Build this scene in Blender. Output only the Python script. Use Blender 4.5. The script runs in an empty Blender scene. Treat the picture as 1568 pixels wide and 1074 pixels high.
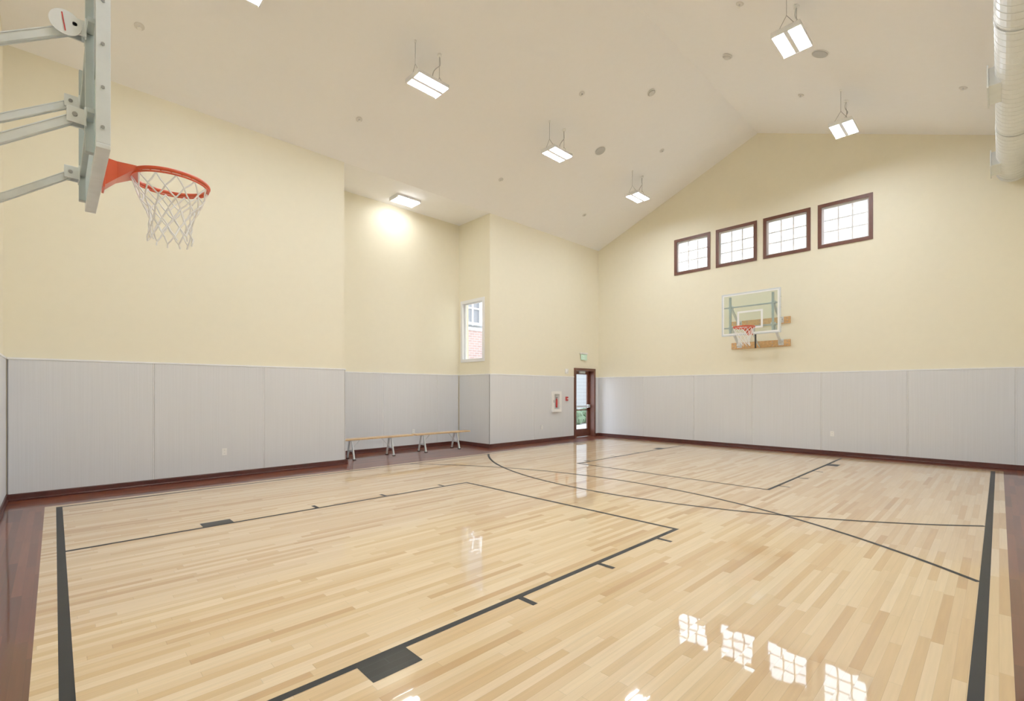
import bpy, bmesh, math, random
from mathutils import Vector, Matrix
random.seed(7)
scene = bpy.context.scene
try:
    scene.view_settings.view_transform = 'Standard'
    scene.view_settings.look = 'None'
    scene.view_settings.gamma = 1.34
except Exception as e:
    print(e)

# ---------------------------------------------------------------- layout (metres)
X0, X1 = -0.5, 13.1          # near end wall / far end wall
Y0, Y1 = -0.63, 9.35         # right wall / left wall
YP, ZP, ZE = 4.36, 8.19, 6.19
RX0, RX1, RY = 4.27, 8.25, 10.67   # alcove
PADH = 1.95
T = 0.25

# ---------------------------------------------------------------- material helpers
def new_mat(name):
    m = bpy.data.materials.new(name); m.use_nodes = True
    nt = m.node_tree
    return m, nt, nt.nodes['Principled BSDF']

def N(nt, typ, **kw):
    n = nt.nodes.new(typ)
    for k, v in kw.items():
        setattr(n, k, v)
    return n

def math_node(nt, op, a, b=None, c=None):
    n = nt.nodes.new('ShaderNodeMath'); n.operation = op
    for i, v in enumerate((a, b, c)):
        if v is None: continue
        if isinstance(v, (int, float)): n.inputs[i].default_value = v
        else: nt.links.new(v, n.inputs[i])
    return n.outputs[0]

def simple(name, col, rough=0.5, metal=0.0, var=0.04, scale=8.0, bump=0.0, spec=0.5, coat=0.0):
    m, nt, b = new_mat(name)
    tc = N(nt, 'ShaderNodeTexCoord')
    no = N(nt, 'ShaderNodeTexNoise'); no.inputs['Scale'].default_value = scale
    no.inputs['Detail'].default_value = 3
    nt.links.new(tc.outputs['Object'], no.inputs['Vector'])
    cr = N(nt, 'ShaderNodeValToRGB')
    cr.color_ramp.elements[0].position = 0.3; cr.color_ramp.elements[1].position = 0.7
    cr.color_ramp.elements[0].color = (*[max(0, c*(1-var)) for c in col], 1)
    cr.color_ramp.elements[1].color = (*[min(1, c*(1+var)) for c in col], 1)
    nt.links.new(no.outputs['Fac'], cr.inputs['Fac'])
    nt.links.new(cr.outputs['Color'], b.inputs['Base Color'])
    b.inputs['Roughness'].default_value = rough
    b.inputs['Metallic'].default_value = metal
    b.inputs['Specular IOR Level'].default_value = spec
    b.inputs['Coat Weight'].default_value = coat
    if bump:
        bp = N(nt, 'ShaderNodeBump'); bp.inputs['Strength'].default_value = bump
        bp.inputs['Distance'].default_value = 0.002
        n2 = N(nt, 'ShaderNodeTexNoise'); n2.inputs['Scale'].default_value = 180
        nt.links.new(tc.outputs['Object'], n2.inputs['Vector'])
        nt.links.new(n2.outputs['Fac'], bp.inputs['Height'])
        nt.links.new(bp.outputs['Normal'], b.inputs['Normal'])
    return m

def emissive(name, col, strength):
    m, nt, b = new_mat(name)
    b.inputs['Base Color'].default_value = (0.9, 0.9, 0.9, 1)
    b.inputs['Emission Color'].default_value = (*col, 1)
    b.inputs['Emission Strength'].default_value = strength
    return m

def plank_mat(name, stops, rowh, length, rough, coat, grain=0.12, axis='X', gap=0.75, spec=0.2, tilt=0.009, cior=1.5):
    m, nt, b = new_mat(name)
    tc = N(nt, 'ShaderNodeTexCoord')
    sp = N(nt, 'ShaderNodeSeparateXYZ'); nt.links.new(tc.outputs['Object'], sp.inputs[0])
    a, c = (sp.outputs['X'], sp.outputs['Y']) if axis == 'X' else (sp.outputs['Y'], sp.outputs['X'])
    rowf = math_node(nt, 'DIVIDE', c, rowh)
    row = math_node(nt, 'FLOOR', rowf)
    w1 = N(nt, 'ShaderNodeTexWhiteNoise', noise_dimensions='1D'); nt.links.new(row, w1.inputs['W'])
    off = math_node(nt, 'MULTIPLY', w1.outputs['Value'], 7.3)
    t = math_node(nt, 'ADD', math_node(nt, 'DIVIDE', a, length), off)
    idx = math_node(nt, 'FLOOR', t)
    cb = N(nt, 'ShaderNodeCombineXYZ')
    nt.links.new(row, cb.inputs[0]); nt.links.new(idx, cb.inputs[1])
    w2 = N(nt, 'ShaderNodeTexWhiteNoise', noise_dimensions='2D'); nt.links.new(cb.outputs[0], w2.inputs['Vector'])
    cr = N(nt, 'ShaderNodeValToRGB')
    els = cr.color_ramp.elements
    els[0].position = stops[0][0]; els[0].color = (*stops[0][1], 1)
    els[1].position = stops[-1][0]; els[1].color = (*stops[-1][1], 1)
    for p, col in stops[1:-1]:
        e = els.new(p); e.color = (*col, 1)
    nt.links.new(w2.outputs['Value'], cr.inputs['Fac'])
    # grain
    mp = N(nt, 'ShaderNodeCombineXYZ')
    nt.links.new(math_node(nt, 'ADD', math_node(nt, 'MULTIPLY', a, 2.2), math_node(nt, 'MULTIPLY', w2.outputs['Value'], 37.0)), mp.inputs[0])
    nt.links.new(math_node(nt, 'MULTIPLY', c, 45.0), mp.inputs[1])
    gn = N(nt, 'ShaderNodeTexNoise'); gn.inputs['Scale'].default_value = 1.0; gn.inputs['Detail'].default_value = 4
    nt.links.new(mp.outputs[0], gn.inputs['Vector'])
    gr = math_node(nt, 'MULTIPLY_ADD', gn.outputs['Fac'], 2*grain, 1.0-grain)
    # gaps
    fr = math_node(nt, 'FRACT', rowf)
    g1 = math_node(nt, 'LESS_THAN', fr, 0.03)
    fl = math_node(nt, 'FRACT', t)
    g2 = math_node(nt, 'LESS_THAN', fl, 0.003)
    gg = math_node(nt, 'MAXIMUM', g1, g2)
    gm = math_node(nt, 'SUBTRACT', 1.0, math_node(nt, 'MULTIPLY', gg, 1-gap))
    tot = math_node(nt, 'MULTIPLY', gr, gm)
    mx = N(nt, 'ShaderNodeVectorMath', operation='SCALE')
    nt.links.new(cr.outputs['Color'], mx.inputs[0]); nt.links.new(tot, mx.inputs['Scale'])
    nt.links.new(mx.outputs[0], b.inputs['Base Color'])
    b.inputs['Roughness'].default_value = rough
    b.inputs['Specular IOR Level'].default_value = spec
    b.inputs['Coat Weight'].default_value = coat
    b.inputs['Coat Roughness'].default_value = 0.025
    b.inputs['Coat IOR'].default_value = cior
    # every board lies at a very slightly different tilt under the lacquer
    v1 = N(nt, 'ShaderNodeVectorMath', operation='SUBTRACT'); v1.inputs[1].default_value = (0.5, 0.5, 0.5)
    nt.links.new(w2.outputs['Color'], v1.inputs[0])
    v2 = N(nt, 'ShaderNodeVectorMath', operation='MULTIPLY'); v2.inputs[1].default_value = (tilt, tilt, 0)
    nt.links.new(v1.outputs[0], v2.inputs[0])
    ge = N(nt, 'ShaderNodeNewGeometry')
    v3 = N(nt, 'ShaderNodeVectorMath', operation='ADD')
    nt.links.new(ge.outputs['Normal'], v3.inputs[0]); nt.links.new(v2.outputs[0], v3.inputs[1])
    v4 = N(nt, 'ShaderNodeVectorMath', operation='NORMALIZE'); nt.links.new(v3.outputs[0], v4.inputs[0])
    wn = N(nt, 'ShaderNodeTexNoise'); wn.inputs['Scale'].default_value = 6.0; wn.inputs['Detail'].default_value = 1
    nt.links.new(tc.outputs['Object'], wn.inputs['Vector'])
    bp = N(nt, 'ShaderNodeBump'); bp.inputs['Strength'].default_value = 0.08; bp.inputs['Distance'].default_value = 0.004
    nt.links.new(wn.outputs['Fac'], bp.inputs['Height'])
    nt.links.new(v4.outputs[0], bp.inputs['Normal'])
    nt.links.new(bp.outputs['Normal'], b.inputs['Coat Normal'])
    return m

def lined_mat(name, col, axis, freq, amp=0.05, rough=0.6):
    """fabric/vinyl panel with fine vertical streaks"""
    m, nt, b = new_mat(name)
    tc = N(nt, 'ShaderNodeTexCoord')
    mp = N(nt, 'ShaderNodeMapping'); mp.inputs['Scale'].default_value = (freq, freq, 0.8)
    nt.links.new(tc.outputs['Object'], mp.inputs['Vector'])
    no = N(nt, 'ShaderNodeTexNoise'); no.inputs['Scale'].default_value = 1.0; no.inputs['Detail'].default_value = 3
    nt.links.new(mp.outputs[0], no.inputs['Vector'])
    cr = N(nt, 'ShaderNodeValToRGB')
    cr.color_ramp.elements[0].position = 0.3; cr.color_ramp.elements[1].position = 0.7
    cr.color_ramp.elements[0].color = (*[c*(1-amp) for c in col], 1)
    cr.color_ramp.elements[1].color = (*[min(1, c*(1+amp)) for c in col], 1)
    nt.links.new(no.outputs['Fac'], cr.inputs['Fac'])
    nt.links.new(cr.outputs['Color'], b.inputs['Base Color'])
    b.inputs['Roughness'].default_value = rough
    return m

def glass_mat(name, tint=(1, 1, 1), gloss=0.05):
    m = bpy.data.materials.new(name); m.use_nodes = True
    nt = m.node_tree
    for n in list(nt.nodes): nt.nodes.remove(n)
    o = N(nt, 'ShaderNodeOutputMaterial')
    tr = N(nt, 'ShaderNodeBsdfTransparent'); tr.inputs[0].default_value = (*tint, 1)
    gl = N(nt, 'ShaderNodeBsdfGlossy'); gl.inputs['Roughness'].default_value = 0.02
    mx = N(nt, 'ShaderNodeMixShader'); mx.inputs[0].default_value = gloss
    nt.links.new(tr.outputs[0], mx.inputs[1]); nt.links.new(gl.outputs[0], mx.inputs[2])
    nt.links.new(mx.outputs[0], o.inputs[0])
    return m

M_wall = simple('wall_cream_paint', (0.84, 0.78, 0.59), 0.7, var=0.01, bump=0.1)
M_ceil = simple('ceiling_paint', (0.94, 0.945, 0.965), 0.8, var=0.01, bump=0.1)
M_pad = lined_mat('wall_pad_vinyl', (0.66, 0.675, 0.71), 'X', 90, 0.035, 0.5)
M_padtrim = simple('pad_trim_metal', (0.88, 0.89, 0.91), 0.4)
M_padback = simple('pad_backing', (0.28, 0.28, 0.29), 0.7)
M_base = simple('mahogany_baseboard', (0.05, 0.010, 0.007), 0.4, var=0.2, spec=0.3)
M_brown = simple('window_trim_brown', (0.095, 0.028, 0.017), 0.45, var=0.1, spec=0.3)
M_white = simple('white_vinyl', (0.84, 0.85, 0.87), 0.4, var=0.01)
M_plate = simple('white_plate', (0.88, 0.88, 0.87), 0.35, var=0.01)
M_maple = plank_mat('maple_strip_floor', [(0.0, (0.53, 0.30, 0.11)), (0.07, (0.64, 0.40, 0.175)), (0.45, (0.735, 0.51, 0.26)), (1.0, (0.84, 0.635, 0.375))], 0.057, 0.95, 0.3, 1.0, grain=0.16, cior=1.62)
MAH = [(0.0, (0.065, 0.011, 0.005)), (0.5, (0.11, 0.023, 0.010)), (1.0, (0.17, 0.042, 0.018))]
M_mahog = plank_mat('mahogany_border_floor', MAH, 0.057, 0.85, 0.35, 0.6, grain=0.25, spec=0.1)
M_mahogY = plank_mat('mahogany_border_floor_cross', MAH, 0.057, 0.85, 0.35, 0.6, grain=0.25, axis='Y', spec=0.1)
M_line = simple('court_line_paint', (0.007, 0.009, 0.011), 0.5, var=0.1, spec=0.2)
M_block = plank_mat('court_block_paint', [(0.0, (0.005, 0.007, 0.008)), (1.0, (0.015, 0.018, 0.02))], 0.057, 0.85, 0.4, 0.1, gap=4.0, spec=0.15)
M_alu = simple('galvanised_steel', (0.66, 0.71, 0.74), 0.38, metal=0.5, var=0.06)
M_greysteel = simple('grey_painted_steel', (0.36, 0.42, 0.43), 0.4, metal=0.4, var=0.06)
M_bolt = simple('bolt_steel', (0.28, 0.29, 0.30), 0.35, metal=0.9)
M_orange = simple('orange_rim_paint', (0.68, 0.055, 0.012), 0.35, var=0.05)
M_net = simple('white_net_cord', (0.88, 0.88, 0.87), 0.8, var=0.02)
M_markwhite = simple('white_board_marking', (0.9, 0.92, 0.92), 0.5, var=0.01)
M_oak = simple('varnished_oak', (0.58, 0.31, 0.11), 0.35, var=0.18, scale=20, coat=0.3)
M_bench = simple('bench_beech', (0.60, 0.38, 0.17), 0.35, var=0.12, scale=14, coat=0.2)
M_black = simple('black_rubber', (0.012, 0.012, 0.014), 0.5)
M_red = simple('fire_red', (0.50, 0.015, 0.015), 0.35)
M_duct = simple('duct_white_galvanised', (0.70, 0.73, 0.73), 0.32, metal=0.2, var=0.04)
M_speaker = simple('speaker_grille', (0.46, 0.47, 0.48), 0.6)
M_lens = emissive('led_lens', (0.965, 0.985, 1.0), 118.0)
M_lens2 = emissive('led_lens_alcove', (1.0, 0.98, 0.93), 28.0)
M_exit = emissive('exit_green', (0.15, 0.8, 0.45), 0.3)
M_exitp = simple('exit_panel', (0.55, 0.82, 0.63), 0.3)
M_glass = glass_mat('window_glass')
M_board = glass_mat('backboard_glass', (0.92, 0.97, 0.955), 0.05)
M_acry = simple('clear_dial', (0.75, 0.78, 0.8), 0.2)
M_dark = simple('cabinet_interior', (0.10, 0.09, 0.09), 0.5)

# ---------------------------------------------------------------- geometry helpers
def obj_from_bm(name, bm, mats, parent=None, smooth=False, loc=None):
    me = bpy.data.meshes.new(name)
    bmesh.ops.recalc_face_normals(bm, faces=bm.faces)
    bm.to_mesh(me); bm.free()
    if not isinstance(mats, (list, tuple)): mats = [mats]
    for mm in mats: me.materials.append(mm)
    if smooth:
        for p in me.polygons: p.use_smooth = True
    o = bpy.data.objects.new(name, me)
    scene.collection.objects.link(o)
    if parent: o.parent = parent
    if loc: o.location = loc
    return o

def bbox(bm, lo, hi, mi=0, bevel=0.0):
    """add a box to bm"""
    ret = bmesh.ops.create_cube(bm, size=1.0)
    vs = ret['verts']
    for v in vs:
        v.co = Vector([lo[i] + (v.co[i]+0.5)*(hi[i]-lo[i]) for i in range(3)])
    fs = set(f for v in vs for f in v.link_faces)
    for f in fs: f.material_index = mi
    if bevel > 0:
        es = list(set(e for v in vs for e in v.link_edges))
        r = bmesh.ops.bevel(bm, geom=es, offset=bevel, segments=2, affect='EDGES', profile=0.6)
        for f in r['faces']: f.material_index = mi
    return vs

def beam(bm, p, q, w, h, mi=0, bevel=0.0, up=Vector((0, 0, 1))):
    """rectangular bar from p to q"""
    p, q = Vector(p), Vector(q)
    d = q-p; L = d.length; d.normalize()
    side = d.cross(up)
    if side.length < 1e-4: side = Vector((0, 1, 0))
    side.normalize(); u2 = side.cross(d).normalized()
    ret = bmesh.ops.create_cube(bm, size=1.0)
    vs = ret['verts']
    for v in vs:
        c = v.co.copy()
        v.co = p + d*((c.x+0.5)*L) + side*(c.y*w) + u2*(c.z*h)
    fs = set(f for v in vs for f in v.link_faces)
    for f in fs: f.material_index = mi
    if bevel > 0:
        es = list(set(e for v in vs for e in v.link_edges))
        r = bmesh.ops.bevel(bm, geom=es, offset=bevel, segments=2, affect='EDGES')
        for f in r['faces']: f.material_index = mi

def cyl(bm, p, q, r, mi=0, seg=16, r2=None, smooth=True):
    p, q = Vector(p), Vector(q)
    d = q-p
    rot = d.to_track_quat('Z', 'Y').to_matrix().to_4x4()
    mat = Matrix.Translation((p+q)/2) @ rot
    ret = bmesh.ops.create_cone(bm, cap_ends=True, segments=seg, radius1=r, radius2=r if r2 is None else r2, depth=d.length, matrix=mat)
    for f in set(f for v in ret['verts'] for f in v.link_faces):
        f.material_index = mi
        if len(f.verts) == 4 and smooth: f.smooth = True

def torus(bm, c, R, r, mi=0, seg=64, rs=12):
    rings = []
    for i in range(seg):
        a = 2*math.pi*i/seg
        ring = []
        for j in range(rs):
            b = 2*math.pi*j/rs
            rr = R + r*math.cos(b)
            ring.append(bm.verts.new((c[0]+rr*math.cos(a), c[1]+rr*math.sin(a), c[2]+r*math.sin(b))))
        rings.append(ring)
    for i in range(seg):
        for j in range(rs):
            f = bm.faces.new((rings[i][j], rings[(i+1) % seg][j], rings[(i+1) % seg][(j+1) % rs], rings[i][(j+1) % rs]))
            f.smooth = True; f.material_index = mi

def empty(name, loc=(0, 0, 0), rotz=0.0):
    e = bpy.data.objects.new(name, None)
    scene.collection.objects.link(e)
    e.location = loc; e.rotation_euler = (0, 0, rotz)
    e.empty_display_size = 0.1
    return e

def wire(name, splines, r, mat, parent=None):
    cu = bpy.data.curves.new(name, 'CURVE'); cu.dimensions = '3D'
    cu.bevel_depth = r; cu.bevel_resolution = 2
    for pts in splines:
        s = cu.splines.new('POLY'); s.points.add(len(pts)-1)
        for i, p in enumerate(pts): s.points[i].co = (*p, 1)
    cu.materials.append(mat)
    o = bpy.data.objects.new(name, cu); scene.collection.objects.link(o)
    if parent: o.parent = parent
    return o

def wall(name, axis, const, thick, a0, a1, z0, z1, holes=(), top=None, mat=M_wall):
    """wall in plane axis=const; a = other horizontal axis; thick signed outward; holes (a0,a1,z0,z1)"""
    As = sorted(set([a0, a1] + [h[0] for h in holes] + [h[1] for h in holes]))
    Zs = sorted(set([z0, z1] + [h[2] for h in holes] + [h[3] for h in holes]))
    bm = bmesh.new()
    def P(a, z): return (const, a, z) if axis == 'X' else (a, const, z)
    vd = {}
    def V(a, z):
        k = (round(a, 4), round(z, 4))
        if k not in vd: vd[k] = bm.verts.new(P(a, z))
        return vd[k]
    for i in range(len(As)-1):
        for j in range(len(Zs)-1):
            ca, cz = (As[i]+As[i+1])/2, (Zs[j]+Zs[j+1])/2
            if any(h[0] < ca < h[1] and h[2] < cz < h[3] for h in holes): continue
            bm.faces.new((V(As[i], Zs[j]), V(As[i+1], Zs[j]), V(As[i+1], Zs[j+1]), V(As[i], Zs[j+1])))
    if top:
        pts = [V(a, z1) for a in As] + [V(top[0], top[1])]
        bm.faces.new(pts)
    r = bmesh.ops.extrude_face_region(bm, geom=list(bm.faces))
    off = Vector((thick, 0, 0)) if axis == 'X' else Vector((0, thick, 0))
    for g in r['geom']:
        if isinstance(g, bmesh.types.BMVert): g.co += off
    return obj_from_bm(name, bm, mat)

# ---------------------------------------------------------------- room shell
WIN = [(1.965, 3.005), (3.175, 4.215), (4.385, 5.425), (5.60, 6.64)]
WZ0, WZ1 = 4.90, 5.92
DX0, DX1, DZ = 11.83, 12.83, 2.20
SW0, SW1, SZ0, SZ1 = 9.58, 10.56, 2.32, 4.0   # alcove side window (Y range)

wall('wall_far', 'X', X1, T, Y0-T, Y1+T, 0, ZE, [(a, b, WZ0, WZ1) for a, b in WIN], top=(YP, ZP))
wall('wall_near', 'X', X0, -T, Y0-T, Y1+T, 0, ZE, top=(YP, ZP))
wall('wall_right', 'Y', Y0, -T, X0, X1, 0, ZE+0.02)
wall('wall_left', 'Y', Y1, T, X0, RX0, 0, ZE+0.02)
wall('wall_left_door_side', 'Y', Y1, T, RX1+T, X1, 0, ZE+0.02, [(DX0, DX1, 0, DZ)])
wall('wall_alcove_back', 'Y', RY, T, RX0-T, RX1+T, 0, ZE+0.02)
wall('wall_alcove_left', 'X', RX0, -T, Y1+T, RY, 0, ZE+0.02)
wall('wall_alcove_right', 'X', RX1, T, Y1, RY, 0, ZE+0.02, [(SW0, SW1, SZ0, SZ1)])

bm = bmesh.new()
s = 0.4
def quad(bm, pts, mi=0):
    f = bm.faces.new([bm.verts.new(p) for p in pts]); f.material_index = mi; return f
for (ya, za, yb, zb) in [(Y0-T, ZE-s*T, YP, ZP), (YP, ZP, Y1, ZE)]:
    quad(bm, [(X0-T, ya, za), (X1+T, ya, za), (X1+T, yb, zb), (X0-T, yb, zb)])
bmesh.ops.remove_doubles(bm, verts=bm.verts, dist=1e-4)
r = bmesh.ops.extrude_face_region(bm, geom=list(bm.faces))
for g in r['geom']:
    if isinstance(g, bmesh.types.BMVert): g.co.z += 0.3
obj_from_bm('ceiling', bm, M_ceil)
bm = bmesh.new()
bbox(bm, (RX0-T, Y1, ZE), (RX1+T, RY+T, ZE+0.25))
obj_from_bm('ceiling_alcove', bm, M_ceil)

# floor : dark border + maple field, flat
CX0, CX1, CY0, CY1 = 0.045, 12.58, 0.08, 8.44     # painted court outline (centre of line)
m_ = 0.135
FX0, FX1, FY0, FY1 = CX0-m_, CX1+m_, CY0-m_, CY1+m_
bm = bmesh.new()
quad(bm, [(FX0, FY0, 0), (FX1, FY0, 0), (FX1, FY1, 0), (FX0, FY1, 0)], 0)
quad(bm, [(X0-T, Y0-T, 0), (X1+T, Y0-T, 0), (X1+T, FY0, 0), (X0-T, FY0, 0)], 1)
quad(bm, [(X0-T, FY1, 0), (X1+T, FY1, 0), (X1+T, RY+T, 0), (X0-T, RY+T, 0)], 1)
quad(bm, [(X0-T, FY0, 0), (FX0, FY0, 0), (FX0, FY1, 0), (X0-T, FY1, 0)], 2)
quad(bm, [(FX1, FY0, 0), (X1+T, FY0, 0), (X1+T, FY1, 0), (FX1, FY1, 0)], 2)
r = bmesh.ops.extrude_face_region(bm, geom=list(bm.faces))
for g in r['geom']:
    if isinstance(g, bmesh.types.BMVert): g.co.z -= 0.1
obj_from_bm('floor', bm, [M_maple, M_mahog, M_mahogY])

# court markings
LW = 0.05; LZ = 0.0012
bm = bmesh.new()
def strip(x0, y0, x1, y1, mi=0, z=LZ):
    quad(bm, [(x0, y0, z), (x1, y0, z), (x1, y1, z), (x0, y1, z)], mi)
h = LW/2
SWd = 0.06/2
strip(CX0-SWd, CY0-SWd, CX1+SWd, CY0+SWd)
strip(CX0-SWd, CY1-h, CX1+SWd, CY1+h)
strip(CX0-SWd, CY0+SWd, CX0+SWd, CY1-h)
strip(CX1-SWd, CY0+SWd, CX1+SWd, CY1-h)
KY0, KY1 = 2.44, 6.07; KL = 4.80
for sgn, bx in ((1, CX0), (-1, CX1)):
    def sx(v): return bx + sgn*v
    def rect(xa, xb, ya, yb, mi=0): strip(min(sx(xa), sx(xb)), ya, max(sx(xa), sx(xb)), yb, mi)
    rect(SWd, KL+h, KY0-h, KY0+h); rect(SWd, KL+h, KY1-h, KY1+h)
    rect(KL-h, KL+h, KY0+h, KY1-h)
    for yk, o in ((KY0, -1), (KY1, 1)):
        def out(xa, xb, L, mi=0):
            ya, yb = yk+o*h, yk+o*(h+L)
            rect(xa, xb, min(ya, yb), max(ya, yb), mi)
        out(1.13, 1.43, 0.18, 1)
        for xm in (2.38, 3.35, 4.36): out(xm-0.025, xm+0.025, 0.15)
# three-point arcs
HY = 4.28; RA = 6.2
for cx, sgn in ((0.62, 1), (12.0, -1)):
    am = math.asin((HY-CY0-0.03)/RA); n = 96
    am2 = math.asin((CY1-HY-0.025)/RA)
    prev = None
    for i in range(n+1):
        a = -am + (am+am2)*i/n
        pi_ = (cx+sgn*(RA-h)*math.cos(a), HY+(RA-h)*math.sin(a), LZ+0.0004)
        po = (cx+sgn*(RA+h)*math.cos(a), HY+(RA+h)*math.sin(a), LZ+0.0004)
        if prev: quad(bm, [prev[0], prev[1], po, pi_])
        prev = (pi_, po)
for f in bm.faces:
    f.normal_update()
    if f.normal.z < 0: f.normal_flip()
me = bpy.data.meshes.new('court_markings'); bm.to_mesh(me); bm.free()
me.materials.append(M_line); me.materials.append(M_block)
o = bpy.data.objects.new('court_markings', me); scene.collection.objects.link(o)

# ---------------------------------------------------------------- wall pads & baseboards
PT = 0.03
def pads(name, axis, const, inward, seams, extra_skip=None):
    bm = bmesh.new()
    def bx(a0, a1, z0, z1, t0, t1, mi, bev=0):
        c0, c1 = sorted((const+inward*t0, const+inward*t1))
        if axis == 'X': bbox(bm, (c0, a0, z0), (c1, a1, z1), mi, bev)
        else: bbox(bm, (a0, c0, z0), (a1, c1, z1), mi, bev)
    a0, a1 = seams[0], seams[-1]
    bx(a0, a1, 0.05, PADH-0.01, 0.0, 0.012, 2)
    for i in range(len(seams)-1):
        bx(seams[i]+0.01, seams[i+1]-0.01, 0.08, PADH-0.02, 0.0125, PT, 0, 0.004)
    bx(a0, a1, PADH-0.018, PADH+0.006, 0.0, PT+0.006, 1, 0.002)
    for sm in seams[1:-1]:
        bx(sm-0.006, sm+0.006, 0.08, PADH-0.02, 0.012, PT-0.002, 1)
    obj_from_bm(name, bm, [M_pad, M_padtrim, M_padback])
pads('wall_pad_left', 'Y', Y1, -1, [X0+PT+0.01, 1.13, 2.74, RX0])
pads('wall_pad_alcove_back', 'Y', RY, -1, [RX0+0.04, 5.86, 7.47, RX1-0.04])
pads('wall_pad_alcove_side', 'X', RX1, -1, [Y1, RY-PT-0.01])
pads('wall_pad_alcove_return', 'X', RX0, 1, [Y1, RY-PT-0.01])
pads('wall_pad_door_side', 'Y', Y1, -1, [RX1-PT, 9.9, DX0-0.075])
pads('wall_pad_corner', 'Y', Y1, -1, [DX1+0.075, X1-PT-0.01])
pads('wall_pad_far', 'X', X1, -1, [Y0+PT+0.01, -0.22, 1.36, 2.94, 4.49, 6.05, 7.64, Y1-0.001])
pads('wall_pad_near', 'X', X0, 1, [Y0+PT+0.01, 0.95, 2.53, 4.11, 5.69, 7.27, Y1-0.001])
pads('wall_pad_right', 'Y', Y0, 1, [X0+0.001, 1.12, 2.74, 4.36, 5.98, 7.6, 9.22, 10.84, X1-0.001])

def baseboard(name, axis, const, inward, a0, a1):
    bm = bmesh.new()
    prof = [(0, 0), (0.052, 0), (0.052, 0.022), (0.045, 0.03), (0.043, 0.088), (0.036, 0.1), (0, 0.1)]
    vs = []
    for a in (a0, a1):
        row = []
        for t, z in prof:
            c = const+inward*t
            row.append(bm.verts.new((c, a, z) if axis == 'X' else (a, c, z)))
        vs.append(row)
    n = len(prof)
    for i in range(n):
        bm.faces.new((vs[0][i], vs[0][(i+1) % n], vs[1][(i+1) % n], vs[1][i]))
    bm.faces.new(vs[0]); bm.faces.new(vs[1][::-1])
    obj_from_bm(name, bm, M_base)
baseboard('baseboard_left', 'Y', Y1, -1, X0, RX0)
baseboard('baseboard_alcove_back', 'Y', RY, -1, RX0, RX1)
baseboard('baseboard_alcove_side', 'X', RX1, -1, Y1-0.05, RY)
baseboard('baseboard_alcove_return', 'X', RX0, 1, Y1-0.05, RY)
baseboard('baseboard_door_side', 'Y', Y1, -1, RX1-0.05, DX0-0.06)
baseboard('baseboard_corner', 'Y', Y1, -1, DX1+0.06, X1)
baseboard('baseboard_far', 'X', X1, -1, Y0, Y1)
baseboard('baseboard_near', 'X', X0, 1, Y0, Y1)
baseboard('baseboard_right', 'Y', Y0, 1, X0, X1)

# ---------------------------------------------------------------- windows
def ring(bm, axis, c0, c1, a0, a1, z0, z1, w, mi, bev=0.0):
    def bx(aa, ab, za, zb):
        if axis == 'X': bbox(bm, (c0, aa, za), (c1, ab, zb), mi, bev)
        else: bbox(bm, (aa, c0, za), (ab, c1, zb), mi, bev)
    bx(a0, a1, z1-w, z1); bx(a0, a1, z0, z0+w)
    bx(a0, a0+w, z0+w, z1-w); bx(a1-w, a1, z0+w, z1-w)

for i, (a, b) in enumerate(WIN):
    p = empty('window_%d' % (i+1), (X1, (a+b)/2, (WZ0+WZ1)/2))
    bm = bmesh.new()
    w2, h2 = (b-a)/2, (WZ1-WZ0)/2
    ring(bm, 'X', -0.025, -0.001, -w2-0.01, w2+0.01, -h2-0.01, h2+0.01, 0.078, 0, 0.003)
    ring(bm, 'X', -0.001, 0.09, -w2+0.002, w2-0.002, -h2+0.002, h2-0.002, 0.05, 0)
    obj_from_bm('casing', bm, M_brown, p)
    bm = bmesh.new()
    iw, ih = w2-0.052, h2-0.052
    ring(bm, 'X', 0.05, 0.12, -iw, iw, -ih, ih, 0.055, 0, 0.003)
    gw, gh = iw-0.055, ih-0.055
    for k in (1, 2):
        y = -gw+2*gw*k/3
        bbox(bm, (0.075, y-0.018, -gh), (0.092, y+0.018, gh))
        z = -gh+2*gh*k/3
        bbox(bm, (0.074, -gw, z-0.018), (0.093, gw, z+0.018))
    obj_from_bm('sash_grid', bm, M_white, p)
    bm = bmesh.new(); bbox(bm, (0.095, -gw, -gh), (0.1, gw, gh))
    obj_from_bm('glass', bm, M_glass, p)

p = empty('window_5', (RX1, (SW0+SW1)/2, (SZ0+SZ1)/2))
w2, h2 = (SW1-SW0)/2, (SZ1-SZ0)/2
bm = bmesh.new()
ring(bm, 'X', -0.02, -0.001, -w2-0.02, w2+0.02, -h2-0.02, h2+0.02, 0.085, 0, 0.003)
ring(bm, 'X', -0.001, 0.16, -w2+0.002, w2-0.002, -h2+0.002, h2-0.002, 0.03, 0)
ring(bm, 'X', 0.08, 0.14, -w2+0.03, w2-0.03, -h2+0.03, h2-0.03, 0.05, 0, 0.003)
obj_from_bm('frame', bm, M_white, p)
bm = bmesh.new(); bbox(bm, (0.11, -w2+0.08, -h2+0.08), (0.116, w2-0.08, h2-0.08))
obj_from_bm('glass', bm, M_glass, p)

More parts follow.
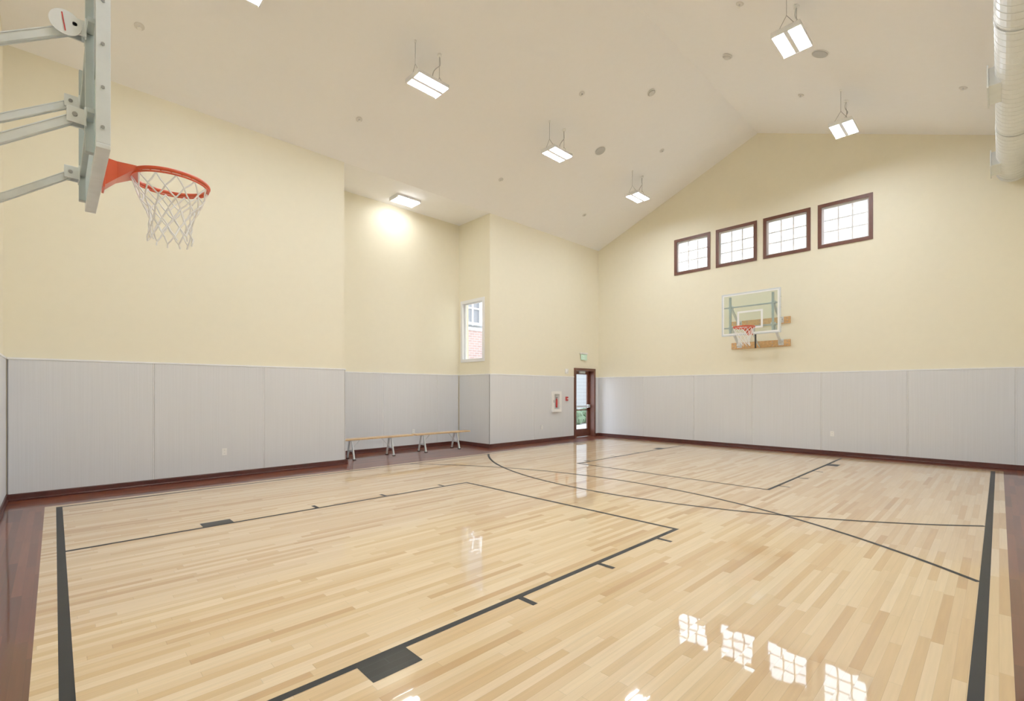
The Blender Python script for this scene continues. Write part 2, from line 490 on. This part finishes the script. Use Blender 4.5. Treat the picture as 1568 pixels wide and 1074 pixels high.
# ---------------------------------------------------------------- door
p = empty('door_1', ((DX0+DX1)/2, Y1, 0))
dw = (DX1-DX0)/2
bm = bmesh.new()
bbox(bm, (-dw-0.05, -0.045, 0), (-dw+0.03, 0.24, DZ+0.03), 0, 0.003)
bbox(bm, (dw-0.03, -0.045, 0), (dw+0.05, 0.24, DZ+0.03), 0, 0.003)
bbox(bm, (-dw+0.03, -0.045, DZ-0.05), (dw-0.03, 0.24, DZ+0.03), 0, 0.003)
obj_from_bm('frame', bm, M_brown, p)
bm = bmesh.new()
lw = dw-0.035
bbox(bm, (-lw, 0.16, 0.01), (-lw+0.10, 0.205, DZ-0.055), 0, 0.003)
bbox(bm, (lw-0.10, 0.16, 0.01), (lw, 0.205, DZ-0.055), 0, 0.003)
bbox(bm, (-lw+0.1, 0.16, 0.01), (lw-0.1, 0.205, 0.26), 0, 0.003)
bbox(bm, (-lw+0.1, 0.16, DZ-0.16), (lw-0.1, 0.205, DZ-0.055), 0, 0.003)
bbox(bm, (-lw+0.1, 0.165, 0.86), (lw-0.1, 0.2, 0.90), 0, 0.002)
obj_from_bm('leaf', bm, M_brown, p)
bm = bmesh.new(); bbox(bm, (-lw+0.1, 0.18, 0.26), (lw-0.1, 0.186, DZ-0.16))
obj_from_bm('glass', bm, M_glass, p)
bm = bmesh.new()
beam(bm, (-lw+0.04, 0.115, 1.0), (lw-0.04, 0.115, 1.0), 0.04, 0.055, 0, 0.006)
bbox(bm, (-lw+0.03, 0.12, 0.96), (-lw+0.09, 0.165, 1.04), 0, 0.004)
bbox(bm, (lw-0.12, 0.1, 0.95), (lw-0.02, 0.165, 1.05), 0, 0.004)
bbox(bm, (-0.1, 0.1, DZ-0.13), (0.18, 0.16, DZ-0.07), 0, 0.004)
beam(bm, (0.15, 0.09, DZ-0.06), (-0.2, 0.05, DZ-0.06), 0.02, 0.01)
obj_from_bm('panic_bar_and_closer', bm, M_alu, p)

# ---------------------------------------------------------------- wall devices
def outlet(pos, axis, inward):
    p = empty('wall_outlet', pos)
    bm = bmesh.new()
    def bx(a0, a1, z0, z1, t0, t1, mi, bev=0):
        c0, c1 = sorted((inward*t0, inward*t1))
        if axis == 'X': bbox(bm, (c0, a0, z0), (c1, a1, z1), mi, bev)
        else: bbox(bm, (a0, c0, z0), (a1, c1, z1), mi, bev)
    bx(-0.037, 0.037, -0.06, 0.06, 0, 0.006, 0, 0.002)
    for z in (-0.027, 0.027):
        bx(-0.017, 0.017, z-0.016, z+0.016, 0.006, 0.009, 0, 0.002)
        for a in (-0.007, 0.007): bx(a-0.0015, a+0.0015, z-0.006, z+0.006, 0.009, 0.0095, 1)
    obj_from_bm('cover_plate', bm, [M_plate, M_dark], p)
outlet((2.11, Y1-PT, 0.45), 'Y', -1)
outlet((10.24, Y1-PT, 0.44), 'Y', -1)
outlet((6.73, RY-PT, 0.44), 'Y', -1)
outlet((X1-PT, 2.72, 0.50), 'X', -1)

# extinguisher cabinet
p = empty('fire_extinguisher_cabinet', (10.88, Y1-PT, 1.18))
bm = bmesh.new()
ring(bm, 'Y', -0.05, 0.0, -0.21, 0.21, -0.31, 0.31, 0.085, 0, 0.004)
bbox(bm, (-0.126, -0.008, -0.226), (0.126, -0.001, 0.226), 1)
cyl(bm, (0.0, -0.03, -0.18), (0.0, -0.03, 0.05), 0.03, 2, 20)
cyl(bm, (0.0, -0.03, 0.05), (0.0, -0.03, 0.10), 0.03, 2, 20, r2=0.01)
bbox(bm, (-0.025, -0.04, 0.10), (0.035, -0.02, 0.13), 3)
bbox(bm, (-0.16, -0.058, -0.03), (-0.145, -0.05, 0.05), 3)
obj_from_bm('cabinet', bm, [M_plate, M_speaker, M_red, M_dark], p)
p = empty('fire_alarm_pull_station', (11.37, Y1-PT, 1.26))
bm = bmesh.new(); bbox(bm, (-0.045, -0.05, -0.065), (0.045, 0, 0.065), 0, 0.008)
bbox(bm, (-0.03, -0.06, -0.01), (0.03, -0.05, 0.012), 1, 0.003)
obj_from_bm('box', bm, [M_red, M_plate], p)
p = empty('fire_alarm_strobe', (11.4, Y1, 2.12))
bm = bmesh.new(); bbox(bm, (-0.06, -0.045, -0.085), (0.06, 0, 0.065), 0, 0.01)
bbox(bm, (-0.03, -0.065, -0.02), (0.03, -0.045, 0.03), 0, 0.006)
obj_from_bm('body', bm, [M_plate], p)
# exit sign
p = empty('exit_sign', (12.25, Y1, 2.6))
bm = bmesh.new()
bbox(bm, (-0.17, -0.07, 0.08), (0.17, 0, 0.13), 0, 0.006)
bbox(bm, (-0.16, -0.045, -0.11), (0.16, -0.035, 0.08), 1, 0.002)
obj_from_bm('housing', bm, [M_plate, M_exitp], p)
bm = bmesh.new()
def letter(ch, x):
    z0, z1, w, t = -0.08, 0.05, 0.05, 0.013
    def b(x0, x1, za, zb): bbox(bm, (x+x0, -0.05, za), (x+x1, -0.0455, zb))
    if ch == 'E':
        b(0, t, z0, z1)
        for z in (z0, (z0+z1)/2-t/2, z1-t): b(t, w, z, z+t)
    if ch == 'I': b(w/2-t/2, w/2+t/2, z0, z1)
    if ch == 'T': b(w/2-t/2, w/2+t/2, z0, z1-t); b(0, w, z1-t, z1)
    if ch == 'X':
        beam(bm, (x, -0.0475, z0), (x+w, -0.0475, z1), 0.004, t)
        beam(bm, (x, -0.0475, z1), (x+w, -0.0475, z0), 0.004, t)
for ch, x in zip('EXIT', (-0.135, -0.065, 0.005, 0.07)): letter(ch, x)
obj_from_bm('letters', bm, M_exit, p)

# ---------------------------------------------------------------- basketball hoops
def hoop(loc, rotz, seed, strut):
    rnd = random.Random(seed)
    root = empty('wall_mounted_basketball_hoop', loc, rotz)
    BF = 0.735                      # board front face
    W, Z0b, Z1b = 0.686, 2.90, 3.97
    bm = bmesh.new(); bbox(bm, (BF-0.018, -W+0.012, Z0b+0.012), (BF-0.006, W-0.012, Z1b-0.012))
    obj_from_bm('glass_backboard', bm, M_board, root)
    bm = bmesh.new()
    fw = 0.028
    for (lo, hi) in (((BF-0.065, -W, Z0b), (BF, W, Z0b+fw)), ((BF-0.065, -W, Z1b-fw), (BF, W, Z1b)),
                     ((BF-0.065, -W, Z0b+fw), (BF, -W+fw, Z1b-fw)), ((BF-0.065, W-fw, Z0b+fw), (BF, W, Z1b-fw))):
        bbox(bm, lo, hi, 0, 0.003)
    for s_ in (-1, 1):
        for z in (3.02, 3.25, 3.5, 3.75):
            cyl(bm, (BF-0.035, s_*W, z), (BF-0.035, s_*(W+0.006), z), 0.01, 1, 6)
    obj_from_bm('board_frame', bm, [M_alu, M_bolt], root)
    bm = bmesh.new()
    x0, x1 = BF-0.006, BF-0.0045
    ring(bm, 'X', x0, x1, -W+0.03, W-0.03, Z0b+0.03, Z1b-0.03, 0.03, 0)
    ring(bm, 'X', x0, x1, -0.30, 0.30, 3.05, 3.50, 0.045, 0)
    obj_from_bm('board_marking', bm, M_markwhite, root)
    bm = bmesh.new()
    yA = 0.50
    for s_ in (-1, 1):
        bbox(bm, (BF-0.105, s_*yA-0.025, Z0b+0.02), (BF-0.066, s_*yA+0.025, Z1b-0.08), 1, 0.004)
    for z in (3.11, 3.63):
        bbox(bm, (BF-0.10, -W+0.03, z-0.015), (BF-0.067, W-0.03, z+0.015), 1, 0.004)
    pts = {3.63: 3.28, 3.11: 2.72}
    for za, zb in pts.items():
        for s_ in (-1, 1):
            y = s_*yA
            for o in (-0.034, 0.034):
                bbox(bm, (BF-0.185, y+o-0.005, za-0.045), (BF-0.10, y+o+0.005, za+0.045), 0, 0.004)
                bbox(bm, (0.04, y+o-0.005, zb-0.045), (0.14, y+o+0.005, zb+0.05), 0, 0.004)
            bbox(bm, (BF-0.108, y-0.055, za-0.055), (BF-0.10, y+0.055, za+0.055), 0)
            cyl(bm, (BF-0.15, y-0.048, za), (BF-0.15, y+0.048, za), 0.012, 2, 12)
            cyl(bm, (0.10, y-0.048, zb), (0.10, y+0.048, zb), 0.012, 2, 12)
            beam(bm, (BF-0.14, y, za+0.002), (0.095, y, zb), 0.035, 0.036, 0, 0.005)
            bbox(bm, (0.036, y-0.06, zb-0.075), (0.044, y+0.06, zb+0.075), 0)
    obj_from_bm('support_arms', bm, [M_alu, M_greysteel, M_bolt], root)
    bm = bmesh.new()
    for s_ in (-1,):
        cyl(bm, (BF-0.19, s_*yA-0.048, 3.62), (BF-0.19, s_*yA-0.044, 3.62), 0.07, 0, 32)
        beam(bm, (BF-0.19, s_*yA-0.051, 3.57), (BF-0.205, s_*yA-0.051, 3.67), 0.003, 0.006, 1)
    obj_from_bm('height_dial', bm, [M_acry, M_red], root)
    if strut:
        bm = bmesh.new()
        cyl(bm, (0.66, 0, 3.0), (0.30, 0, 2.80), 0.014, 1, 12)
        cyl(bm, (0.36, 0, 2.83), (0.06, 0, 2.64), 0.018, 1, 16)
        cyl(bm, (0.40, 0.02, 2.93), (0.40, 0.02, 2.58), 0.022, 0, 12)
        cyl(bm, (0.40, 0.02, 2.99), (0.40, 0.02, 2.93), 0.012, 1, 12)
        bbox(bm, (0.60, -0.08, 2.96), (0.668, 0.08, 3.12), 1, 0.005)
        obj_from_bm('adjusting_strut', bm, [M_black, M_alu], root)
    bm = bmesh.new()
    for z in (3.27, 2.70):
        bbox(bm, (0.0, -0.71, z-0.085), (0.038, 0.71, z+0.085), 0, 0.006)
        for y in (-0.64, -0.3, 0, 0.3, 0.64):
            for dz in (-0.04, 0.04): cyl(bm, (0.038, y, z+dz), (0.046, y, z+dz), 0.013, 1, 6)
    obj_from_bm('mounting_timbers', bm, [M_oak, M_bolt], root)
    # rim
    Rr = 0.236; cx = BF+0.15+Rr; zr = 3.05
    bm = bmesh.new()
    torus(bm, (cx, 0, zr), Rr, 0.013, 0, 72, 12)
    torus(bm, (cx, 0, zr-0.022), Rr-0.002, 0.007, 0, 72, 8)
    for i in range(24):
        a = 2*math.pi*(i+0.5)/24
        cyl(bm, (cx+Rr*math.cos(a), Rr*math.sin(a), zr), (cx+(Rr-0.002)*math.cos(a), (Rr-0.002)*math.sin(a), zr-0.024), 0.005, 0, 6)
    bbox(bm, (BF, -0.075, 2.88), (BF+0.012, 0.075, 3.09), 0, 0.003)
    hv = []
    for (x, hy, zt, zb) in ((BF+0.012, 0.065, 3.085, 2.90), (BF+0.075, 0.06, 3.08, 2.965), (BF+0.16, 0.115, 3.064, 3.03), (BF+0.20, 0.13, 3.06, 3.036)):
        hv.append([bm.verts.new((x, -hy, zt)), bm.verts.new((x, hy, zt)), bm.verts.new((x, hy, zb)), bm.verts.new((x, -hy, zb))])
    for k in range(len(hv)-1):
        for j in range(4):
            bm.faces.new((hv[k][j], hv[k][(j+1) % 4], hv[k+1][(j+1) % 4], hv[k+1][j]))
    bm.faces.new(hv[0][::-1]); bm.faces.new(hv[-1])
    obj_from_bm('rim', bm, M_orange, root)
    # net
    lv = [(0.0, Rr-0.006), (0.07, 0.212), (0.14, 0.18), (0.21, 0.15), (0.275, 0.13), (0.34, 0.125), (0.40, 0.14)]
    n = 12; sp = []
    P = []
    for i, (dz, r) in enumerate(lv):
        rowp = []
        for j in range(n):
            a = 2*math.pi*(j+(0.5 if i % 2 else 0))/n + (rnd.uniform(-0.05, 0.05) if i else 0)
            rr = r + (rnd.uniform(-0.008, 0.008) if i else 0)
            rowp.append(Vector((cx+rr*math.cos(a), rr*math.sin(a), zr-0.024-dz+(rnd.uniform(-0.01, 0.01) if i else 0))))
        P.append(rowp)
    for i in range(len(lv)-1):
        for j in range(n):
            j2 = (j-1) % n if i % 2 == 0 else (j+1) % n
            for q in (P[i+1][j], P[i+1][j2]):
                p0 = P[i][j]; mid = (p0+q)/2 + Vector((rnd.uniform(-.004, .004), rnd.uniform(-.004, .004), -0.004))
                sp.append([p0, mid, q])
    for j in range(n):
        q = P[-1][j]; sp.append([q, q+Vector((rnd.uniform(-.02, .02), rnd.uniform(-.02, .02), -0.03))])
    wire('net', sp, 0.005, M_net, root)
    return root
hoop((X0, 4.28, 0), 0.0, 1, False)
hoop((X1, 4.30, 0), math.pi, 2, True)

# ---------------------------------------------------------------- benches
def bench(x0, x1, legs, yc, z=0.455):
    p = empty('wooden_bench', ((x0+x1)/2, yc, 0))
    cx = (x0+x1)/2
    bm = bmesh.new()
    bbox(bm, (x0-cx, -0.12, z-0.034), (x1-cx, 0.12, z), 0, 0.008)
    obj_from_bm('seat_plank', bm, M_bench, p)
    bm = bmesh.new()
    for lx in legs:
        lx -= cx
        bbox(bm, (lx-0.03, -0.10, z-0.06), (lx+0.03, 0.10, z-0.036), 0, 0.004)
        for s_ in (-1, 1):
            beam(bm, (lx, s_*0.055, z-0.055), (lx, s_*0.16, 0.018), 0.045, 0.028, 0, 0.004, up=Vector((1, 0, 0)))
            bbox(bm, (lx-0.03, s_*0.16-0.03, 0), (lx+0.03, s_*0.16+0.03, 0.02), 1, 0.004)
        bbox(bm, (lx-0.012, -0.11, 0.17), (lx+0.012, 0.11, 0.2), 0, 0.003)
    obj_from_bm('trestle_legs', bm, [M_alu, M_black], p)
    bm = bmesh.new()
    for lx, d in ((legs[0]-cx, 1), (legs[1]-cx, -1)):
        beam(bm, (lx, 0, 0.19), (lx+d*0.22, 0, z-0.04), 0.02, 0.012)
    obj_from_bm('brace', bm, [M_alu], p)
bench(4.36, 6.18, (4.66, 5.62), 9.88)
bench(6.26, 7.92, (6.50, 7.52), 9.88)

# ---------------------------------------------------------------- lights
def ceil_z(y): return ZP - 0.4*abs(y-YP)
def fixture(x, y, z=6.66):
    p = empty('hanging_high_bay_light', (x, y, z))
    L, W = 0.60, 0.38
    bm = bmesh.new()
    bbox(bm, (-L/2, -W/2, 0.0), (L/2, W/2, 0.03), 0, 0.006)
    bbox(bm, (-L/2+0.06, -0.07, 0.03), (L/2-0.06, 0.07, 0.075), 0, 0.01)
    for s_ in (-1, 1):
        bbox(bm, (s_*L/2-0.012, -W/2, -0.045), (s_*L/2+0.012, W/2, 0.03), 0, 0.004)
        bbox(bm, (-L/2, s_*W/2-0.006, -0.03), (L/2, s_*W/2+0.006, 0.0), 0, 0.002)
    bbox(bm, (-L/2, -0.03, -0.04), (L/2, 0.03, 0.0), 0, 0.004)
    obj_from_bm('housing', bm, M_white, p)
    bm = bmesh.new()
    for s_ in (-1, 1):
        ys = s_*0.105
        bbox(bm, (-L/2+0.02, ys-0.07, -0.02), (L/2-0.02, ys+0.07, -0.006), 0, 0.003)
    obj_from_bm('led_lens', bm, M_lens, p)
    cz = ceil_z(y)-z
    sp = []
    for xx in (-0.24, 0.24):
        sp.append([(xx, 0, cz), (xx, 0, 0.22)])
        sp.append([(xx, 0, 0.22), (xx, -0.12, 0.03)]); sp.append([(xx, 0, 0.22), (xx, 0.12, 0.03)])
    wire('suspension_cables', sp, 0.004, M_bolt, p)
    cord = []
    for k in range(25):
        t = k/24
        cord.append((0.24+0.06*math.sin(t*math.pi*2.2)-0.1*t, 0.03*math.sin(t*9), cz*(1-t)+0.07*t))
    wire('power_cord', [cord], 0.008, M_speaker, p)
    bm = bmesh.new()
    for xx in (-0.24, 0.24):
        cyl(bm, (xx, 0, cz+0.012), (xx, 0, cz-0.03), 0.04 if xx > 0 else 0.02, 0, 16)
    obj_from_bm('ceiling_canopies', bm, M_plate, p)
for x, y in ((1.66, 6.68), (4.5, 6.68), (7.83, 6.68), (11.1, 6.68), (1.3, 2.12), (4.5, 2.12), (7.77, 2.12), (11.1, 2.12)):
    fixture(x, y)

p = empty('alcove_ceiling_light', (6.15, 10.1, ZE))
bm = bmesh.new()
bbox(bm, (-0.31, -0.2, -0.05), (0.31, 0.2, 0), 0, 0.006)
for s_ in (-1, 1): bbox(bm, (s_*0.31-0.012, -0.2, -0.085), (s_*0.31+0.012, 0.2, 0), 0, 0.004)
obj_from_bm('housing', bm, M_white, p)
bm = bmesh.new()
for s_ in (-1, 1): bbox(bm, (-0.29, s_*0.1-0.08, -0.075), (0.29, s_*0.1+0.08, -0.051), 0, 0.004)
obj_from_bm('led_lens', bm, M_lens2, p)

# ---------------------------------------------------------------- ceiling devices
def ceiling_dev(name, x, y, r, hgt, mat, dome=False):
    sl = -0.4 if y > YP else 0.4
    p = empty(name, (x, y, ceil_z(y)))
    p.rotation_euler = (math.atan(sl), 0, 0)
    bm = bmesh.new()
    cyl(bm, (0, 0, 0.004), (0, 0, -hgt*0.4), r, 0, 32)
    cyl(bm, (0, 0, -hgt*0.4), (0, 0, -hgt), r*0.9, 0, 32, r2=None if not dome else r*0.5)
    if name == 'sprinkler_head':
        cyl(bm, (0, 0, -hgt), (0, 0, -hgt-0.035), 0.012, 1, 10)
        cyl(bm, (0, 0, -hgt-0.035), (0, 0, -hgt-0.04), 0.026, 1, 16)
    else:
        torus(bm, (0, 0, -hgt*0.4), r, 0.008, 1, 32, 8)
    obj_from_bm('body', bm, [mat, M_plate], p)
M_dev = simple('ceiling_device_plastic', (0.68, 0.67, 0.66), 0.5, var=0.02)
for y in (8.35, 5.92, 2.83, 0.42):
    for x in (0.85, 4.1, 7.72, 11.0):
        ceiling_dev('sprinkler_head', x, y, 0.06, 0.014, M_dev)
for x, y in ((9.4, 6.66), (9.45, 2.14)):
    ceiling_dev('ceiling_speaker', x, y, 0.13, 0.02, M_speaker)
for x, y in ((9.2, 3.6), (9.13, 5.16)):
    ceiling_dev('smoke_detector', x, y, 0.085, 0.06, M_dev, True)

# ---------------------------------------------------------------- duct
DY, DZc, DR = -0.19, 5.68, 0.23
p = empty('spiral_air_duct', (0, DY, DZc))
bm = bmesh.new()
seg = 40
prof = []
x = X0+0.05
xe = X1-0.12
while x < xe:
    prof += [(x, DR), (x+0.118, DR), (x+0.122, DR+0.004), (x+0.132, DR+0.004), (x+0.136, DR)]
    x += 0.14
prof = [(px, r) for px, r in prof if px < xe-0.06]
prof += [(xe-0.05, DR), (xe-0.05, DR+0.006), (xe-0.02, DR+0.006), (xe, DR-0.02), (xe, 0.001)]
prev = None
for px, r in prof:
    cur = [bm.verts.new((px, r*math.cos(2*math.pi*j/seg), r*math.sin(2*math.pi*j/seg))) for j in range(seg)]
    if prev:
        for j in range(seg):
            f = bm.faces.new((prev[j], prev[(j+1) % seg], cur[(j+1) % seg], cur[j]))
    prev = cur
o = obj_from_bm('duct_pipe', bm, M_duct, p)
bm = bmesh.new()
for rx in (2.95, 6.05, 9.15, 12.3):
    bbox(bm, (rx-0.3, DR-0.06, -0.16), (rx+0.3, DR+0.06, 0.08), 0, 0.006)
    ring(bm, 'Y', DR+0.06, DR+0.075, rx-0.33, rx+0.33, -0.19, 0.11, 0.035, 0, 0.003)
    for k in range(7):
        z = -0.14+k*0.034
        beam(bm, (rx-0.29, DR+0.066, z), (rx+0.29, DR+0.066, z), 0.018, 0.004)
for hx in (1.4, 4.5, 7.6, 10.7, 12.85):
    r = DR+0.008
    prev = None
    for j in range(41):
        a = 2*math.pi*j/40
        c = [bm.verts.new((hx+dx, rr*math.cos(a), rr*math.sin(a))) for dx, rr in ((-0.02, r), (0.02, r), (0.02, r+0.004), (-0.02, r+0.004))]
        if prev:
            for k in range(4): bm.faces.new((prev[k], prev[(k+1) % 4], c[(k+1) % 4], c[k]))
        prev = c
    zc = ceil_z(DY)-DZc
    cyl(bm, (hx, 0, r), (hx, 0, zc+0.05), 0.006, 0, 8)
obj_from_bm('registers_and_hangers', bm, M_duct, p)

# ---------------------------------------------------------------- outside world
M_ground = simple('outside_concrete', (0.42, 0.42, 0.40), 0.9, var=0.1)
bm = bmesh.new()
bbox(bm, (-20, RY+T+0.01, -0.3), (50, 60, -0.05), 0)
bbox(bm, (X1+T+0.01, -30, -0.3), (60, RY+T, -0.05), 0)
bbox(bm, (RX1+T+0.01, Y1+T+0.01, -0.3), (X1+T, RY+T+0.01, -0.05), 0)
obj_from_bm('ground_outside', bm, M_ground)
m, nt, b = new_mat('brick_veneer')
tc = N(nt, 'ShaderNodeTexCoord'); mp = N(nt, 'ShaderNodeMapping'); mp.inputs['Rotation'].default_value = (math.pi/2, 0, 0)
nt.links.new(tc.outputs['Object'], mp.inputs[0])
bt = N(nt, 'ShaderNodeTexBrick'); bt.inputs['Scale'].default_value = 1.0
bt.inputs['Brick Width'].default_value = 0.3; bt.inputs['Row Height'].default_value = 0.11; bt.inputs['Mortar Size'].default_value = 0.012
bt.inputs['Color1'].default_value = (0.34, 0.21, 0.18, 1); bt.inputs['Color2'].default_value = (0.28, 0.17, 0.15, 1); bt.inputs['Mortar'].default_value = (0.36, 0.34, 0.33, 1)
nt.links.new(mp.outputs[0], bt.inputs['Vector']); nt.links.new(bt.outputs['Color'], b.inputs['Base Color'])
b.inputs['Roughness'].default_value = 0.9
M_brick = m
m, nt, b = new_mat('lap_siding')
tc = N(nt, 'ShaderNodeTexCoord'); sp_ = N(nt, 'ShaderNodeSeparateXYZ'); nt.links.new(tc.outputs['Object'], sp_.inputs[0])
fr = math_node(nt, 'FRACT', math_node(nt, 'MULTIPLY', sp_.outputs['Z'], 5.0))
cr = N(nt, 'ShaderNodeValToRGB'); cr.color_ramp.elements[0].color = (0.08, 0.08, 0.085, 1); cr.color_ramp.elements[1].color = (0.17, 0.185, 0.195, 1)
cr.color_ramp.elements[1].position = 0.15
nt.links.new(fr, cr.inputs['Fac']); nt.links.new(cr.outputs[0], b.inputs['Base Color'])
M_siding = m
p = empty('neighbouring_building', (0, 17, 0))
bm = bmesh.new()
bbox(bm, (8, 0, -0.05), (34, 6, 7.5), 0)
bbox(bm, (8, -0.12, -0.05), (17.5, 0, 4.3), 1)
bbox(bm, (7.95, -0.16, 4.3), (17.55, 0, 4.42), 2)
bbox(bm, (7.5, -0.5, 7.5), (34.5, 6.5, 7.75), 2)
obj_from_bm('facade', bm, [M_siding, M_brick, M_white], p)
bm = bmesh.new()
for wx in (10.3, 13.45, 16.2, 20, 24, 28):
    ring(bm, 'Y', -0.2, -0.0, wx-0.1, wx+0.95, 4.55 if wx < 17.5 else 3.4, 6.1 if wx < 17.5 else 5.2, 0.1, 0)
    zc_ = 5.32 if wx < 17.5 else 4.3
    bbox(bm, (wx, -0.1, zc_-0.03), (wx+0.85, -0.02, zc_+0.03)); bbox(bm, (wx+0.4, -0.1, zc_-0.8), (wx+0.45, -0.02, zc_+0.8))
    bbox(bm, (wx, -0.03, zc_-0.75), (wx+0.85, -0.005, zc_+0.75), 1)
obj_from_bm('facade_windows', bm, [M_white, simple('facade_pane', (0.12, 0.13, 0.15), 0.3)], p)
M_leaf = simple('shrub_leaf', (0.06, 0.11, 0.05), 0.8, var=0.5, scale=12)
for sx_, sy_ in ((17.2, 13.8), (18.6, 14.0), (20.0, 13.9), (21.4, 14.1)):
    bm = bmesh.new()
    for k in range(26):
        c = Vector((random.uniform(-0.55, 0.55), random.uniform(-0.4, 0.4), random.uniform(0.15, 0.5)))
        ret = bmesh.ops.create_icosphere(bm, subdivisions=2, radius=random.uniform(0.16, 0.28), matrix=Matrix.Translation(c))
        for v in ret['verts']: v.co += Vector([random.uniform(-0.035, 0.035) for _ in range(3)])
    for k in range(5):
        cyl(bm, (random.uniform(-.1, .1), random.uniform(-.1, .1), -0.05), (random.uniform(-.3, .3), random.uniform(-.2, .2), 0.4), 0.02, 0, 6)
    obj_from_bm('shrub', bm, M_leaf, loc=(sx_, sy_, 0))

# ---------------------------------------------------------------- world
w = bpy.data.worlds.new('World'); scene.world = w; w.use_nodes = True
bg = w.node_tree.nodes['Background']
tcw = w.node_tree.nodes.new('ShaderNodeTexCoord')
sp_ = w.node_tree.nodes.new('ShaderNodeSeparateXYZ'); w.node_tree.links.new(tcw.outputs['Generated'], sp_.inputs[0])
cr = w.node_tree.nodes.new('ShaderNodeValToRGB')
cr.color_ramp.elements[0].position = 0.0; cr.color_ramp.elements[0].color = (0.95, 0.97, 1.0, 1)
cr.color_ramp.elements[1].position = 0.8; cr.color_ramp.elements[1].color = (0.75, 0.87, 1.0, 1)
w.node_tree.links.new(sp_.outputs['Z'], cr.inputs[0]); w.node_tree.links.new(cr.outputs[0], bg.inputs[0])
bg.inputs[1].default_value = 6.0

# ---------------------------------------------------------------- camera
cam = bpy.data.cameras.new('camera'); co = bpy.data.objects.new('camera', cam); scene.collection.objects.link(co)
co.location = (0, 0, 1.5)
co.rotation_euler = (math.pi/2, 0, math.radians(45.9-90))
cam.sensor_width = 36; cam.lens = 36*723/1568
cam.shift_y = 62/1568
cam.clip_start = 0.02
scene.camera = co
